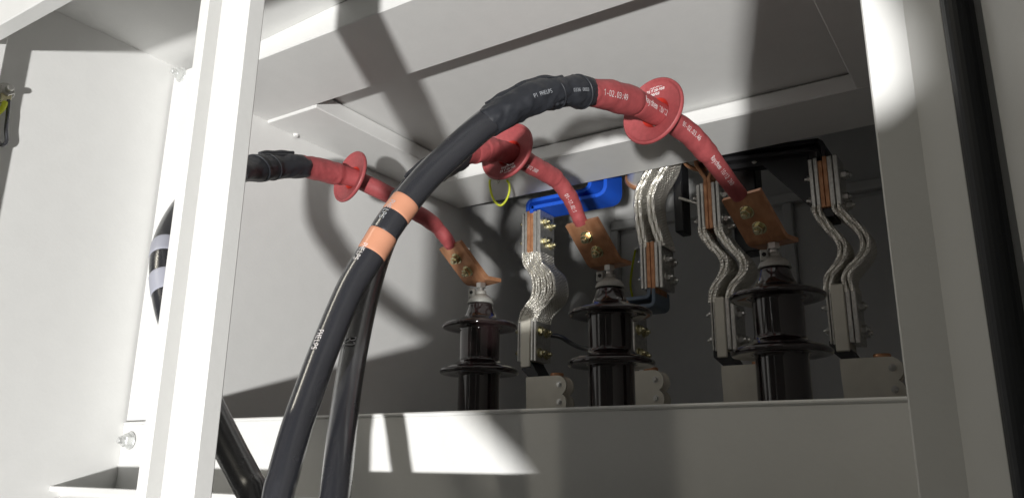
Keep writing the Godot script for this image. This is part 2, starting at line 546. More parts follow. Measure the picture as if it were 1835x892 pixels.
# ---------------------------------------------------------------- cables
func cable(called_label: String, pts: Array, info: Dictionary) -> void:
	var o := thing("power_cable", called_label, "cable", Vector3.ZERO, "cables with red terminations")
	var w := Way.new(pts)
	var R := table(info.radii)
	var lump := FastNoiseLite.new()
	lump.seed = 7; lump.frequency = 0.7; lump.fractal_octaves = 2
	var skin := func(t: float, a: float) -> float:
		return 0.00022 * sin(t * 9.0 + 2.0 * sin(a + t)) + 0.00018 * sin(3.0 * a + t * 4.0)
	var lumpy := func(t: float, a: float) -> float:
		return 0.0022 * lump.get_noise_3d(t * 1.6, cos(a) * 1.2, sin(a) * 1.2 + pts[0].x * 40.0) + 0.0009 * lump.get_noise_3d(t * 5.0, cos(a) * 2.0 + 9.0, sin(a) * 2.0)
	var wavy := func(t: float, a: float) -> float:
		return 0.0010 * lump.get_noise_3d(t * 2.2, cos(a) * 0.8 + 4.0, sin(a) * 0.8 + pts[0].x * 40.0)
	var none := func(_t: float, _a: float) -> float:
		return 0.0
	for seg in info.parts:      # [name, from, to, material, extra radius, surface]
		var m := Mb.new()
		var extra: float = seg[4]
		var rr := func(t: float) -> float:
			var e: float = minf(t - seg[1], seg[2] - t)       # rolled edge at both ends
			return R.call(t) + extra - 0.0005 * (1.0 - smoothstep(0.0, 0.02, e)) * float(extra > 0.0)
		tube(m, w, seg[1], seg[2], rr, 36, minf(0.06, (seg[2] - seg[1]) / 12.0), {"skin": skin, "lumpy": lumpy, "wavy": wavy, "none": none}[seg[5]])
		var pt := part(seg[0], m, M[seg[3]], o)
		if seg.size() > 6:
			pt.set_meta("label", seg[6])
	for tx in info.get("texts", []):      # [text, t, height, towards, reverse, material, squash]
		var raised := func(t: float) -> float: return R.call(t) + tx[7] + 0.0004
		part("printing", lettering(tx[0], w, tx[1], raised, tx[2], tx[3], tx[4], tx[6]), M[tx[5]], o)
	for f in info.get("folds", []):       # a raised fold of tape or mastic lying along the wrap: [t0, t1, direction, height, radius]
		var ps := []
		for i in 9:
			var t := lerpf(f[0], f[1], i / 8.0)
			var d := w.dir(t)
			var q: Vector3 = f[2] - d * (f[2] as Vector3).dot(d)
			ps.append(w.at(t) + q.normalized() * (R.call(t) + f[3]))
		var fw := Way.new(ps)
		var m := Mb.new()
		var thick: float = f[4]
		tube(m, fw, 0.0, 8.0, func(t: float) -> float: return thick * (0.55 + 0.45 * sin(PI * clampf((t + 0.6) / 9.2, 0.0, 1.0))) + 0.0004 * sin(t * 1.7 + f[0] * 3.0), 12, 0.2)
		part("wrap_fold", m, M.black_wrap, o)
	for b in info.get("ties", []):        # a thin tie or wire drawn round the wrap: [t, radius, material]
		var ps := []
		var d := w.dir(b[0])
		var s := d.cross(Vector3.UP).normalized()
		for i in 33:
			var a := TAU * i / 32.0
			ps.append(w.at(b[0] + 0.10 * sin(a)) + (s * cos(a) + s.cross(d) * sin(a)) * (R.call(b[0]) + 0.0012))
		var m := Mb.new()
		var thin: float = b[1]
		tube(m, Way.new(ps), 0.0, 32.0, func(_t: float) -> float: return thin, 8, 0.5)
		part("binding_tie", m, M[b[2]], o)
	# rain skirt
	var s: Array = info.skirt             # [t, collar radius, tilt towards]
	var d: Vector3 = s[2]
	var m := Mb.new()
	var r0: float = s[1]
	var pr := [Vector2(r0 + 0.0002, -0.0085), Vector2(r0 + 0.0022, -0.0080), Vector2(r0 + 0.0026, -0.004), Vector2(r0 + 0.0042, -0.0014), Vector2(0.0310, 0.0010), Vector2(0.0352, 0.0022), Vector2(0.0364, 0.0040), Vector2(0.0362, 0.0062), Vector2(0.0350, 0.0074), Vector2(0.0336, 0.0070), Vector2(0.0328, 0.0054), Vector2(0.0312, 0.0044), Vector2(r0 + 0.0062, 0.0020), Vector2(r0 + 0.0044, 0.0008)]
	m.lathe(pr, 72, facing(d, w.at(s[0])), 60.0)
	var sk := part("rain_skirt", m, M.red_rubber, o)
	m = Mb.new()
	m.lathe([Vector2(r0 + 0.0044, 0.0008), Vector2(r0 + 0.0026, -0.0016), Vector2(r0 + 0.0006, -0.0060), Vector2(r0 + 0.0003, -0.008)], 40, facing(d, w.at(s[0])), 60.0)
	part("skirt_collar", m, M.red_inner, sk)
	# three short printed lines on the skirt's face
	if info.has("skirt_print"):
		var sp: Array = info.skirt_print   # [outwards direction, tilt of the text]
		var f := facing(d, w.at(s[0]))
		var nn := f.basis.y
		var outw: Vector3 = sp[0] - nn * (sp[0] as Vector3).dot(nn)
		outw = outw.normalized()
		var rightw := outw.cross(nn).normalized()
		if sp[1]:
			outw = -outw
			rightw = -rightw
		var k := 0
		for line in ["Raychem", "25 Y 20-103", "00/02"]:
			var tm := TextMesh.new()
			var sf := SystemFont.new()
			sf.font_names = PackedStringArray(["Droid Sans"]); sf.font_weight = 700
			tm.font = sf; tm.text = line; tm.font_size = 32; tm.pixel_size = 0.0042 / 32.0; tm.depth = 0.0003
			var base := w.at(s[0]) + (outw if not sp[1] else -outw) * 0.0238 + nn * 0.0037
			part("printing", tm, M.print, sk, Transform3D(Basis(rightw, outw, nn), base + outw * (0.0044 - 0.0044 * k)))
			k += 1

func cables() -> void:
	var eye := EYE
	var c3 := [Vector3(0.191, 0.101, 0.055), Vector3(0.185, 0.117, 0.090), Vector3(0.179, 0.132, 0.127), Vector3(0.174, 0.141, 0.155), Vector3(0.167, 0.146, 0.185), Vector3(0.161, 0.146, 0.215), Vector3(0.155, 0.144, 0.255), Vector3(0.148, 0.137, 0.292), Vector3(0.141, 0.129, 0.325), Vector3(0.133, 0.120, 0.352), Vector3(0.122, 0.109, 0.378), Vector3(0.107, 0.091, 0.403), Vector3(0.092, 0.072, 0.422), Vector3(0.074, 0.047, 0.438), Vector3(0.059, 0.024, 0.452), Vector3(0.047, 0.000, 0.464), Vector3(0.039, -0.021, 0.474), Vector3(0.031, -0.045, 0.483), Vector3(0.024, -0.076, 0.497), Vector3(0.020, -0.120, 0.513), Vector3(0.021, -0.149, 0.525), Vector3(0.024, -0.179, 0.538), Vector3(0.027, -0.208, 0.548), Vector3(0.028, -0.223, 0.552), Vector3(0.034, -0.27, 0.560), Vector3(0.042, -0.36, 0.570), Vector3(0.045, -0.61, 0.57)]
	var shine := Vector3(0.164, 0.252, 0.954)
	cable("longest arching cable with two tan tape bands, nearest the viewer", c3, {
		"radii": [[0.0, 0.0094], [0.6, 0.0098], [1.9, 0.0108], [2.0, 0.0112], [5.0, 0.0114], [6.0, 0.0120], [6.3, 0.0144], [7.2, 0.0143], [8.0, 0.0124], [8.4, 0.0138], [8.9, 0.0136], [9.4, 0.0122], [9.9, 0.0134], [10.6, 0.0137], [11.2, 0.0128], [12.2, 0.0120], [15.0, 0.0116], [17.0, 0.0113], [18.5, 0.0105], [26.0, 0.0102]],
		"parts": [["red_tube", 0.0, 1.95, "red_rubber", 0.0, "skin"], ["red_tube", 1.85, 6.05, "red_rubber", 0.0010, "skin"], ["red_sleeve", 5.98, 8.15, "red_rubber", 0.0004, "wavy"], ["black_wrap", 8.02, 12.0, "black_wrap", 0.0004, "lumpy", "lumpy black tape wrap at the crown of the arch"], ["jacket", 11.9, 26.0, "black_jacket", 0.0, "none"], ["tape_band", 15.0, 15.66, "tan_tape", 0.0005, "none", "upper tan tape band"], ["tape_band", 16.33, 17.05, "tan_tape", 0.0005, "none", "lower tan tape band"], ["tape_gap_wrap", 15.62, 16.38, "black_jacket", 0.0003, "none"]],
		"skirt": [5.15, 0.0118, Vector3(-0.212, 0.110, 0.971), 1.03],
		"skirt_print": [Vector3(0.1, 0.8, -0.2), false],
		"folds": [[9.05, 10.6, Vector3(-0.3, 1.0, 0.2), 0.0016, 0.0034], [10.3, 11.6, Vector3(-0.5, 1.0, 0.3), 0.0012, 0.0030], [9.3, 9.9, Vector3(0.2, -1, 0.4), -0.001, 0.0022]],
		"ties": [[9.62, 0.0006, "black_wrap"], [8.55, 0.0009, "black_wrap"]],
		"texts": [["1-02.03:49", 7.45, 0.0054, eye - Vector3(0.13, 0.145, 0.29) + Vector3(0, 0.06, 0), true, "print", 0.8, 0.0006], ["Raychem 10/12 2", 5.55, 0.0058, eye - Vector3(0.15, 0.15, 0.23) + Vector3(0, 0.22, 0), true, "print", 0.72, 0.0008], ["01-02.03.46", 3.55, 0.0050, eye - Vector3(0.17, 0.14, 0.15) + Vector3(0.05, 0.20, 0), true, "print", 0.8, 0.0006], ["Raychem 10/12 260", 1.35, 0.0052, eye - Vector3(0.18, 0.12, 0.1) + Vector3(0.02, 0.12, 0), true, "print", 0.72, 0.0003],
			["PHELPS", 15.72, 0.0046, shine, false, "print_grey", 0.8, 0.0003], ["PHELPS", 17.2, 0.0044, shine, false, "print", 0.8, 0.0], ["PHELPS", 19.0, 0.0044, shine, false, "print", 0.8, 0.0],
			["P1 PHELPS", 10.35, 0.0034, eye - Vector3(0.1, 0.13, 0.34) + Vector3(0, 0.06, 0), true, "print_grey", 0.8, 0.0012], ["0336 0003", 9.0, 0.0030, eye - Vector3(0.12, 0.136, 0.32) + Vector3(0, 0.06, 0), true, "print_grey", 0.8, 0.0012]],
	})
	var c2 := [Vector3(-0.016, 0.101, 0.052), Vector3(-0.016, 0.118, 0.069), Vector3(-0.016, 0.131, 0.088), Vector3(-0.020, 0.144, 0.110), Vector3(-0.026, 0.149, 0.140), Vector3(-0.030, 0.151, 0.168), Vector3(-0.034, 0.152, 0.195), Vector3(-0.038, 0.144, 0.233), Vector3(-0.043, 0.130, 0.265), Vector3(-0.045, 0.109, 0.296), Vector3(-0.046, 0.086, 0.325), Vector3(-0.046, 0.062, 0.349), Vector3(-0.045, 0.036, 0.370), Vector3(-0.042, 0.007, 0.388), Vector3(-0.036, -0.023, 0.406), Vector3(-0.028, -0.055, 0.423), Vector3(-0.018, -0.085, 0.440), Vector3(-0.006, -0.112, 0.457), Vector3(0.010, -0.139, 0.477), Vector3(0.028, -0.168, 0.498), Vector3(0.046, -0.197, 0.518), Vector3(0.062, -0.231, 0.536), Vector3(0.078, -0.270, 0.555), Vector3(0.090, -0.360, 0.570), Vector3(0.092, -0.610, 0.570)]
	cable("middle cable whose black run passes behind the tan-banded cable, marked B2 by hand", c2, {
		"radii": [[0.0, 0.0086], [0.5, 0.0092], [2.0, 0.0104], [3.0, 0.0104], [3.1, 0.0108], [6.6, 0.0116], [6.9, 0.0138], [8.0, 0.0132], [8.6, 0.0138], [10.0, 0.0140], [11.0, 0.0131], [12.5, 0.0119], [16.0, 0.0110], [19.0, 0.0102], [24.0, 0.0098]],
		"parts": [["red_tube", 0.0, 3.05, "red_rubber", 0.0, "skin"], ["red_tube", 2.98, 6.85, "red_rubber", 0.0009, "skin"], ["red_sleeve", 6.75, 7.30, "red_rubber", 0.0010, "wavy"], ["red_sleeve", 7.22, 7.75, "red_rubber", 0.0004, "wavy"], ["red_sleeve", 7.66, 8.4, "red_rubber", -0.0004, "wavy"], ["black_wrap", 8.3, 12.3, "black_wrap", 0.0004, "lumpy"], ["jacket", 12.2, 24.0, "black_jacket", 0.0, "none"]],
		"skirt": [6.0, 0.0118, Vector3(-0.064, 0.157, 0.986), 1.02],
		"skirt_print": [Vector3(0.1, -0.8, 0.3), true],
		"folds": [[8.8, 10.6, Vector3(-0.6, 0.7, 0.0), 0.0018, 0.0034], [10.4, 12.0, Vector3(-0.9, 0.5, 0.0), 0.0018, 0.0032]],
		"ties": [[10.6, 0.0008, "black_wrap"]],
		"texts": [["Raychem 10/12 2600", 5.1, 0.0044, eye - Vector3(-0.03, 0.15, 0.15) + Vector3(-0.1, -0.25, 0), true, "print", 0.62, 0.0006], ["01-17.02:1", 1.6, 0.0048, eye - Vector3(-0.016, 0.12, 0.07) + Vector3(-0.15, -0.1, 0), true, "print", 0.8, 0.0],
			["B2", 17.15, 0.0100, eye - Vector3(-0.05, -0.1, 0.41) + Vector3(-0.25, 0.0, 0), false, "chalk", 0.8, 0.0]],
	})
	var c1 := [Vector3(-0.227, 0.101, 0.052), Vector3(-0.226, 0.110, 0.066), Vector3(-0.232, 0.126, 0.089), Vector3(-0.244, 0.139, 0.118), Vector3(-0.262, 0.156, 0.156), Vector3(-0.284, 0.169, 0.197), Vector3(-0.295, 0.169, 0.229), Vector3(-0.298, 0.164, 0.267), Vector3(-0.293, 0.148, 0.314), Vector3(-0.274, 0.123, 0.368), Vector3(-0.245, 0.089, 0.424), Vector3(-0.217, 0.048, 0.473), Vector3(-0.194, 0.006, 0.506), Vector3(-0.169, -0.033, 0.527), Vector3(-0.145, -0.074, 0.534), Vector3(-0.120, -0.112, 0.533), Vector3(-0.088, -0.153, 0.531), Vector3(-0.058, -0.186, 0.530), Vector3(-0.030, -0.213, 0.531), Vector3(-0.018, -0.224, 0.532), Vector3(-0.004, -0.25, 0.533), Vector3(0.010, -0.30, 0.535), Vector3(0.012, -0.61, 0.535)]
	cable("rearmost cable looping behind the white mullion, with two pale grey tape bands", c1, {
		"radii": [[0.0, 0.0084], [0.5, 0.0094], [1.3, 0.0100], [1.7, 0.0090], [2.0, 0.0104], [4.6, 0.0110], [5.4, 0.0116], [5.7, 0.0146], [6.4, 0.0148], [7.0, 0.0138], [7.3, 0.0156], [8.0, 0.0148], [8.6, 0.0150], [9.3, 0.0134], [11.0, 0.0124], [15.0, 0.0118], [19.0, 0.0110], [22.0, 0.0110]],
		"parts": [["red_tube", 0.0, 1.75, "red_rubber", 0.0, "skin"], ["red_tube", 1.65, 5.6, "red_rubber", 0.0009, "skin"], ["red_sleeve", 5.5, 7.2, "red_rubber", 0.0003, "wavy"], ["black_wrap", 7.05, 9.6, "black_wrap", 0.0004, "lumpy"], ["jacket", 9.5, 22.0, "black_jacket", 0.0, "none"], ["tape_band", 12.62, 13.0, "grey_tape", 0.0005, "none"], ["tape_band", 13.42, 13.85, "grey_tape", 0.0005, "none"]],
		"skirt": [5.0, 0.0116, Vector3(-0.226, 0.132, 0.965), 1.02],
		"folds": [[7.4, 8.6, Vector3(0.0, 1.0, 0.3), 0.0020, 0.0034], [7.7, 8.8, Vector3(0.5, 0.5, 0.6), 0.0, 0.0018]],
		"ties": [[8.35, 0.0006, "black_wrap"], [8.8, 0.0010, "black_wrap"]],
	})

# ---------------------------------------------------------------- flexible connectors
# a flat woven braid between two points, through way points in the x-y plane, its width along z
func braid_layer(pts: Array, zf: float, width: float, thick: float, salt: float, fine := false) -> Mb:
	var ps := []
	for q in pts:
		ps.append(Vector3(q.x, q.y, 0))
	var w := Way.new(ps)
	var m := Mb.new()
	var rows := 190 if fine else 170
	var cols := 64 if fine else 6
	var back := 3
	var edge := 13
	var lcols := 5
	var ring := cols + back + lcols + edge
	var first := 0
	var grid := []
	var s := 0.0
	var last := w.at(0)
	for i in rows + 1:
		var t := float(i) / rows * (ps.size() - 1)
		var c := w.at(t)
		s += c.distance_to(last)
		last = c
		var d := w.dir(t)
		var nn := Vector3(d.y, -d.x, 0)
		if nn.x < 0.0:
			nn = -nn
		var row := []
		for k in ring:
			var z: float
			var x: float
			var h := 0.0
			var uu := 0.0
			if k < cols:                        # right face, front to back
				uu = float(k) / (cols - 1)
				z = zf - thick / 2.0 - uu * (width - thick)
				x = thick / 2.0
				if fine:
					var cc := uu * 9.0
					var fx := fmod(cc, 1.0) * 2.0 - 1.0
					var tilt := 1.0 if int(cc) % 2 == 0 else -1.0
					h = 0.0013 * sqrt(maxf(0.0, 1.0 - fx * fx)) * (0.6 + 0.4 * sin(TAU * (s / 0.0050 + absf(fx) * 0.5 + salt + 0.37 * int(cc)))) - 0.0005
			elif k < cols + back:               # back edge
				var a := (k - cols + 0.5) / back * PI
				z = zf - width + thick / 2.0 - sin(a) * thick / 2.0
				x = cos(a) * thick / 2.0
				uu = 1.0
			elif k < cols + back + lcols:       # left face, back to front
				uu = 1.0 - float(k - cols - back) / (lcols - 1)
				z = zf - thick / 2.0 - uu * (width - thick)
				x = -thick / 2.0
			else:                               # front edge: twisted strands
				var a := (k - cols - back - lcols + 0.5) / edge * PI
				h = 0.0005 * sin(6.0 * a + TAU * s / 0.024 + salt * 3.0) + 0.00035 * sin(TAU * s / 0.0046 + 3.0 * absf(a - PI / 2.0) + salt) + 0.0004 * sin(TAU * s / 0.019 + salt * 5.0)
				z = zf - thick / 2.0 + sin(a) * (thick / 2.0 + h)
				x = -cos(a) * (thick / 2.0 + h * 0.7)
				h = 0.0
			row.append(c + nn * (x + h * signf(x)) + Vector3(0, 0, z))
			m.vert(row[k], nn, Vector2(uu * width / 0.02, s / 0.02))
		grid.append(row)
	for i in rows + 1:
		for k in ring:
			var along: Vector3 = grid[mini(i + 1, rows)][k] - grid[maxi(i - 1, 0)][k]
			var across: Vector3 = grid[i][(k + 1) % ring] - grid[i][(k - 1 + ring) % ring]
			m.n[first + i * ring + k] = across.cross(along).normalized()
	# point the normals outwards
	var flip := 1.0
	var probe := 5
	if m.n[probe].x < 0.0:
		flip = -1.0
	for i in m.n.size():
		m.n[i] *= flip
	for i in rows:
		for k in ring:
			var o := i * ring + k
			var o2 := i * ring + (k + 1) % ring
			m.face(o, o2, o2 + ring)
			m.face(o, o2 + ring, o + ring)
	return m

func lerp_pts(a: Array, b: Array, f: float) -> Array:
	var r := []
	for i in a.size():
		r.append((a[i] as Vector2).lerp(b[i], f))
	return r

# one end clamp: a bar between pairs of tinned plates, bolted across
func clamp_end(o: Node3D, xs: Array, y0: float, y1: float, zf: float, width: float, bar: String, ybar: Array, bolts: Array, nuts := "brass_zinc") -> void:
	# xs: [left outer, left inner, right inner, right outer]
	for side in 2:
		var a: float = xs[0] if side == 0 else xs[2]
		var b: float = xs[1] if side == 0 else xs[3]
		var mid := (a + b) / 2.0
		for k in 2:
			var m := Mb.new()
			var lo: float = a if k == 0 else mid + 0.0005
			var hi: float = mid - 0.0005 if k == 0 else b
			m.span(Vector3(lo, y0 - 0.001 * k, zf - width), Vector3(hi, y1 + 0.0012 * k, zf - 0.0006 * k), 0.0009)
			part("clamp_plate", m, M.tinned, o)
	var bx := Mb.new()
	if bar == "copper":        # a pair of copper bars side by side
		var mid: float = (xs[1] + xs[2]) / 2.0
		for k in 2:
			var m := Mb.new()
			m.span(Vector3(xs[1] + 0.0004 if k == 0 else mid + 0.0003, ybar[0], zf - width + 0.002), Vector3(mid - 0.0003 if k == 0 else xs[2] - 0.0004, ybar[1], zf - 0.001), 0.0008)
			part("copper_bar", m, M.copper, o)
	else:
		bx.span(Vector3(xs[1] + 0.0005, ybar[0], zf - width + 0.002), Vector3(xs[2] - 0.0005, ybar[1], zf + 0.0015), 0.0014)
		part("blade_plate", bx, M.steel, o)
	for q in bolts:
		part("bolt", bolt(0.0066, 0.8), M[nuts], o, facing(Vector3(1, 0, 0), Vector3(xs[3] + 0.0001, q.x, zf - q.y)))
		part("bolt_tip", bolt(0.0050, 1.0), M[nuts], o, facing(Vector3(-1, 0, 0), Vector3(xs[0] - 0.0001, q.x + 0.001, zf - q.y + 0.004)))

func connectors() -> void:
	var zf := -0.210
	var W := 0.050
	var G := "braided connectors behind the insulators"
	# 1: bright, behind and between the left and the middle insulator
	var o := thing("braided_connector", "brightest lit braided connector, below the blue sleeved busbar", "flexible connector", Vector3.ZERO, G)
	clamp_end(o, [-0.2736, -0.2637, -0.2504, -0.2360], 0.1555, 0.2310, zf, W, "copper", [0.1570, 0.2335], [Vector2(0.213, 0.016), Vector2(0.210, 0.036), Vector2(0.178, 0.016), Vector2(0.175, 0.036)])
	clamp_end(o, [-0.2800, -0.2735, -0.2540, -0.2436], -0.0310, 0.0400, zf, W, "blade", [-0.0415, 0.0470], [Vector2(0.020, 0.014), Vector2(0.019, 0.034), Vector2(-0.017, 0.014), Vector2(-0.018, 0.034)])
	var la := [Vector2(-0.2715, 0.158), Vector2(-0.2690, 0.138), Vector2(-0.2535, 0.115), Vector2(-0.2500, 0.095), Vector2(-0.2540, 0.076), Vector2(-0.2720, 0.054), Vector2(-0.2780, 0.036)]
	var lb := [Vector2(-0.2380, 0.156), Vector2(-0.2350, 0.138), Vector2(-0.2150, 0.116), Vector2(-0.2090, 0.093), Vector2(-0.2130, 0.074), Vector2(-0.2390, 0.050), Vector2(-0.2450, 0.036)]
	for k in 8:
		var f := k / 7.0
		part("braid", braid_layer(lerp_pts(la, lb, f), zf - 0.0016 * (k % 2), W, 0.0046, k * 0.37, k == 7), M.braid, o)
	# 2: hangs from behind the roof beam
	o = thing("braided_connector", "braided connector hanging from behind the roof beam, right of the blue sleeve", "flexible connector", Vector3.ZERO, G)
	clamp_end(o, [-0.0505, -0.0408, -0.0262, -0.0139], 0.0690, 0.1425, zf, W, "copper", [0.0600, 0.1440], [Vector2(0.116, 0.018), Vector2(0.114, 0.038), Vector2(0.087, 0.018), Vector2(0.085, 0.038)], "bolt_steel")
	var p := [Vector2(-0.020, 0.300), Vector2(-0.030, 0.268), Vector2(-0.0500, 0.232), Vector2(-0.0520, 0.191), Vector2(-0.0455, 0.143), Vector2(-0.0455, 0.135)]
	var q := [Vector2(0.004, 0.300), Vector2(-0.004, 0.268), Vector2(-0.0280, 0.228), Vector2(-0.0290, 0.187), Vector2(-0.0175, 0.143), Vector2(-0.0175, 0.135)]
	for k in 2:
		part("braid", braid_layer(p.map(func(c): return c + Vector2(0.0076 * k - 0.0038, 0)), zf, W, 0.0068, k * 0.3, k == 1), M.braid, o)
		part("braid", braid_layer(q.map(func(c): return c + Vector2(0.0076 * k - 0.0038, 0)), zf - 0.0015, W, 0.0068, k * 0.3 + 0.5, k == 1), M.braid, o)
	# 3: left of the right insulator
	o = thing("braided_connector", "braided connector with forked copper bars on top, left of the right insulator", "flexible connector", Vector3.ZERO, G)
	clamp_end(o, [0.0470, 0.0580, 0.0705, 0.0830], 0.1530, 0.2240, zf, W, "copper", [0.1505, 0.2255], [Vector2(0.205, 0.016), Vector2(0.200, 0.036), Vector2(0.167, 0.016), Vector2(0.160, 0.036)], "bolt_steel")
	clamp_end(o, [0.0590, 0.0655, 0.0815, 0.0950], -0.0350, 0.0420, zf, W, "blade", [-0.0460, 0.0430], [Vector2(0.018, 0.014), Vector2(-0.020, 0.014), Vector2(-0.018, 0.034)], "bolt_steel")
	p = [Vector2(0.0525, 0.156), Vector2(0.0540, 0.143), Vector2(0.0670, 0.122), Vector2(0.0815, 0.104), Vector2(0.0840, 0.090), Vector2(0.0800, 0.078), Vector2(0.0655, 0.0555), Vector2(0.0625, 0.036)]
	q = [Vector2(0.0770, 0.156), Vector2(0.0795, 0.143), Vector2(0.0925, 0.121), Vector2(0.1090, 0.100), Vector2(0.1130, 0.087), Vector2(0.1095, 0.075), Vector2(0.0930, 0.0555), Vector2(0.0885, 0.036)]
	for k in 2:
		part("braid", braid_layer(p.map(func(c): return c + Vector2(0.0074 * k - 0.0037, 0)), zf, W, 0.0068, k * 0.3, k == 1), M.braid, o)
		part("braid", braid_layer(q.map(func(c): return c + Vector2(0.0074 * k - 0.0037, 0)), zf, W, 0.0068, k * 0.4 + 0.5, k == 1), M.braid, o)
	for k in 2:            # the copper pair spreads upwards
		var m := Mb.new()
		var x0 := 0.0612 if k == 0 else 0.0673
		var x1 := 0.0480 if k == 0 else 0.0800
		var fw := Way.new([Vector3(x0, 0.224, 0), Vector3(x0, 0.233, 0), Vector3(lerpf(x0, x1, 0.5), 0.246, 0), Vector3(x1, 0.262, 0), Vector3(x1, 0.30, 0)])
		strap(m, fw, zf - 0.001, W - 0.002, 0.0055)
		part("copper_bar", m, M.copper, o)
	# 4: right of the right insulator
	o = thing("braided_connector", "dim braided connector beside the right post, below the black sleeved busbar", "flexible connector", Vector3.ZERO, G)
	clamp_end(o, [0.2155, 0.2278, 0.2410, 0.2553], 0.1580, 0.2310, zf, W, "copper", [0.1560, 0.2330], [Vector2(0.205, 0.018), Vector2(0.212, 0.040), Vector2(0.172, 0.018), Vector2(0.166, 0.040)], "bolt_steel")
	clamp_end(o, [0.2225, 0.2290, 0.2475, 0.2610], -0.0370, 0.0360, zf, W, "blade", [-0.0480, 0.0440], [Vector2(0.014, 0.018), Vector2(-0.018, 0.018), Vector2(-0.02, 0.038)], "bolt_steel")
	p = [Vector2(0.2215, 0.161), Vector2(0.2220, 0.150), Vector2(0.2325, 0.129), Vector2(0.2480, 0.105), Vector2(0.2500, 0.090), Vector2(0.2450, 0.076), Vector2(0.2295, 0.0560), Vector2(0.2258, 0.032)]
	q = [Vector2(0.2480, 0.161), Vector2(0.2490, 0.151), Vector2(0.2620, 0.134), Vector2(0.2780, 0.110), Vector2(0.2790, 0.090), Vector2(0.2700, 0.076), Vector2(0.2525, 0.0560), Vector2(0.2540, 0.032)]
	for k in 2:
		part("braid", braid_layer(p.map(func(c): return c + Vector2(0.0076 * k - 0.0038, 0)), zf, W, 0.0066, k * 0.3, k == 1), M.braid, o)
		part("braid", braid_layer(q.map(func(c): return c + Vector2(0.0080 * k - 0.0040, 0)), zf, W, 0.0066, k * 0.4 + 0.5, k == 1), M.braid, o)
	var m := Mb.new()
	m.span(Vector3(0.2290, 0.1420, zf - W), Vector3(0.2440, 0.1555, zf - 0.004), 0.001)
	part("spacer_block", m, M.black_sleeve, o)
	# 5: mostly hidden behind the middle insulator
	o = thing("braided_connector", "bolted connector end almost hidden behind the middle insulator", "flexible connector", Vector3.ZERO, G)
	clamp_end(o, [-0.1000, -0.0910, -0.0760, -0.0640], -0.0390, 0.0300, zf, W, "blade", [-0.0470, 0.0380], [Vector2(0.008, 0.016), Vector2(0.007, 0.036), Vector2(-0.029, 0.016), Vector2(-0.031, 0.036)], "brass_zinc")

# a flat bar of constant section bent along a way in the x-y plane
func strap(m: Mb, w: Way, zf: float, width: float, thick: float, step := 0.1) -> void:
	var rows := int((w.p.size() - 1) / step)
	var corners := []
	for i in rows + 1:
		var t := i * step
		var d := w.dir(t)
		var nn := Vector3(d.y, -d.x, 0).normalized()
		var c := w.at(t)
		var b := 0.0009
		var e := thick / 2.0
		corners.append([[c + nn * e + Vector3(0, 0, zf - b), nn], [c + nn * e + Vector3(0, 0, zf - width + b), nn], [c + nn * (e - b) + Vector3(0, 0, zf - width), Vector3.FORWARD], [c - nn * (e - b) + Vector3(0, 0, zf - width), Vector3.FORWARD], [c - nn * e + Vector3(0, 0, zf - width + b), -nn], [c - nn * e + Vector3(0, 0, zf - b), -nn], [c - nn * (e - b) + Vector3(0, 0, zf), Vector3.BACK], [c + nn * (e - b) + Vector3(0, 0, zf), Vector3.BACK]])
	for i in rows:
		for k in 8:
			var k2 := (k + 1) % 8
			var a = corners[i][k]; var b = corners[i][k2]; var c = corners[i + 1][k2]; var d = corners[i + 1][k]
			var f := m.v.size()
			var chamfer := k % 2 == 1
			m.vert(a[0], (a[1] + b[1]).normalized() if chamfer else a[1]); m.vert(b[0], (a[1] + b[1]).normalized() if chamfer else b[1])
			m.vert(c[0], (c[1] + d[1]).normalized() if chamfer else c[1]); m.vert(d[0], (c[1] + d[1]).normalized() if chamfer else d[1])
			m.face(f, f + 1, f + 2); m.face(f, f + 2, f + 3)
	for e in [0, rows]:
		var ps := []
		for k in 8:
			ps.append(corners[e][k][0])
		m.poly(ps, w.dir(0) * -1.0 if e == 0 else w.dir(w.p.size() - 1.0))

# way points of a bar that goes straight, turns with a rounded corner, and goes on
func rounded(ps: Array, radius) -> Way:
	var q := [ps[0]]
	for i in range(1, ps.size() - 1):
		var r: float = radius if radius is float else radius[i - 1]
		var a: Vector3 = (ps[i - 1] - ps[i]).normalized()
		var b: Vector3 = (ps[i + 1] - ps[i]).normalized()
		q.append(ps[i] + a * r * 1.7)
		for k in 5:
			var f := k / 4.0
			q.append((ps[i] + a * r * (1.0 - f) * (1.0 - f) + b * r * f * f))
		q.append(ps[i] + b * r * 1.7)
	q.append(ps[-1])
	return Way.new(q)

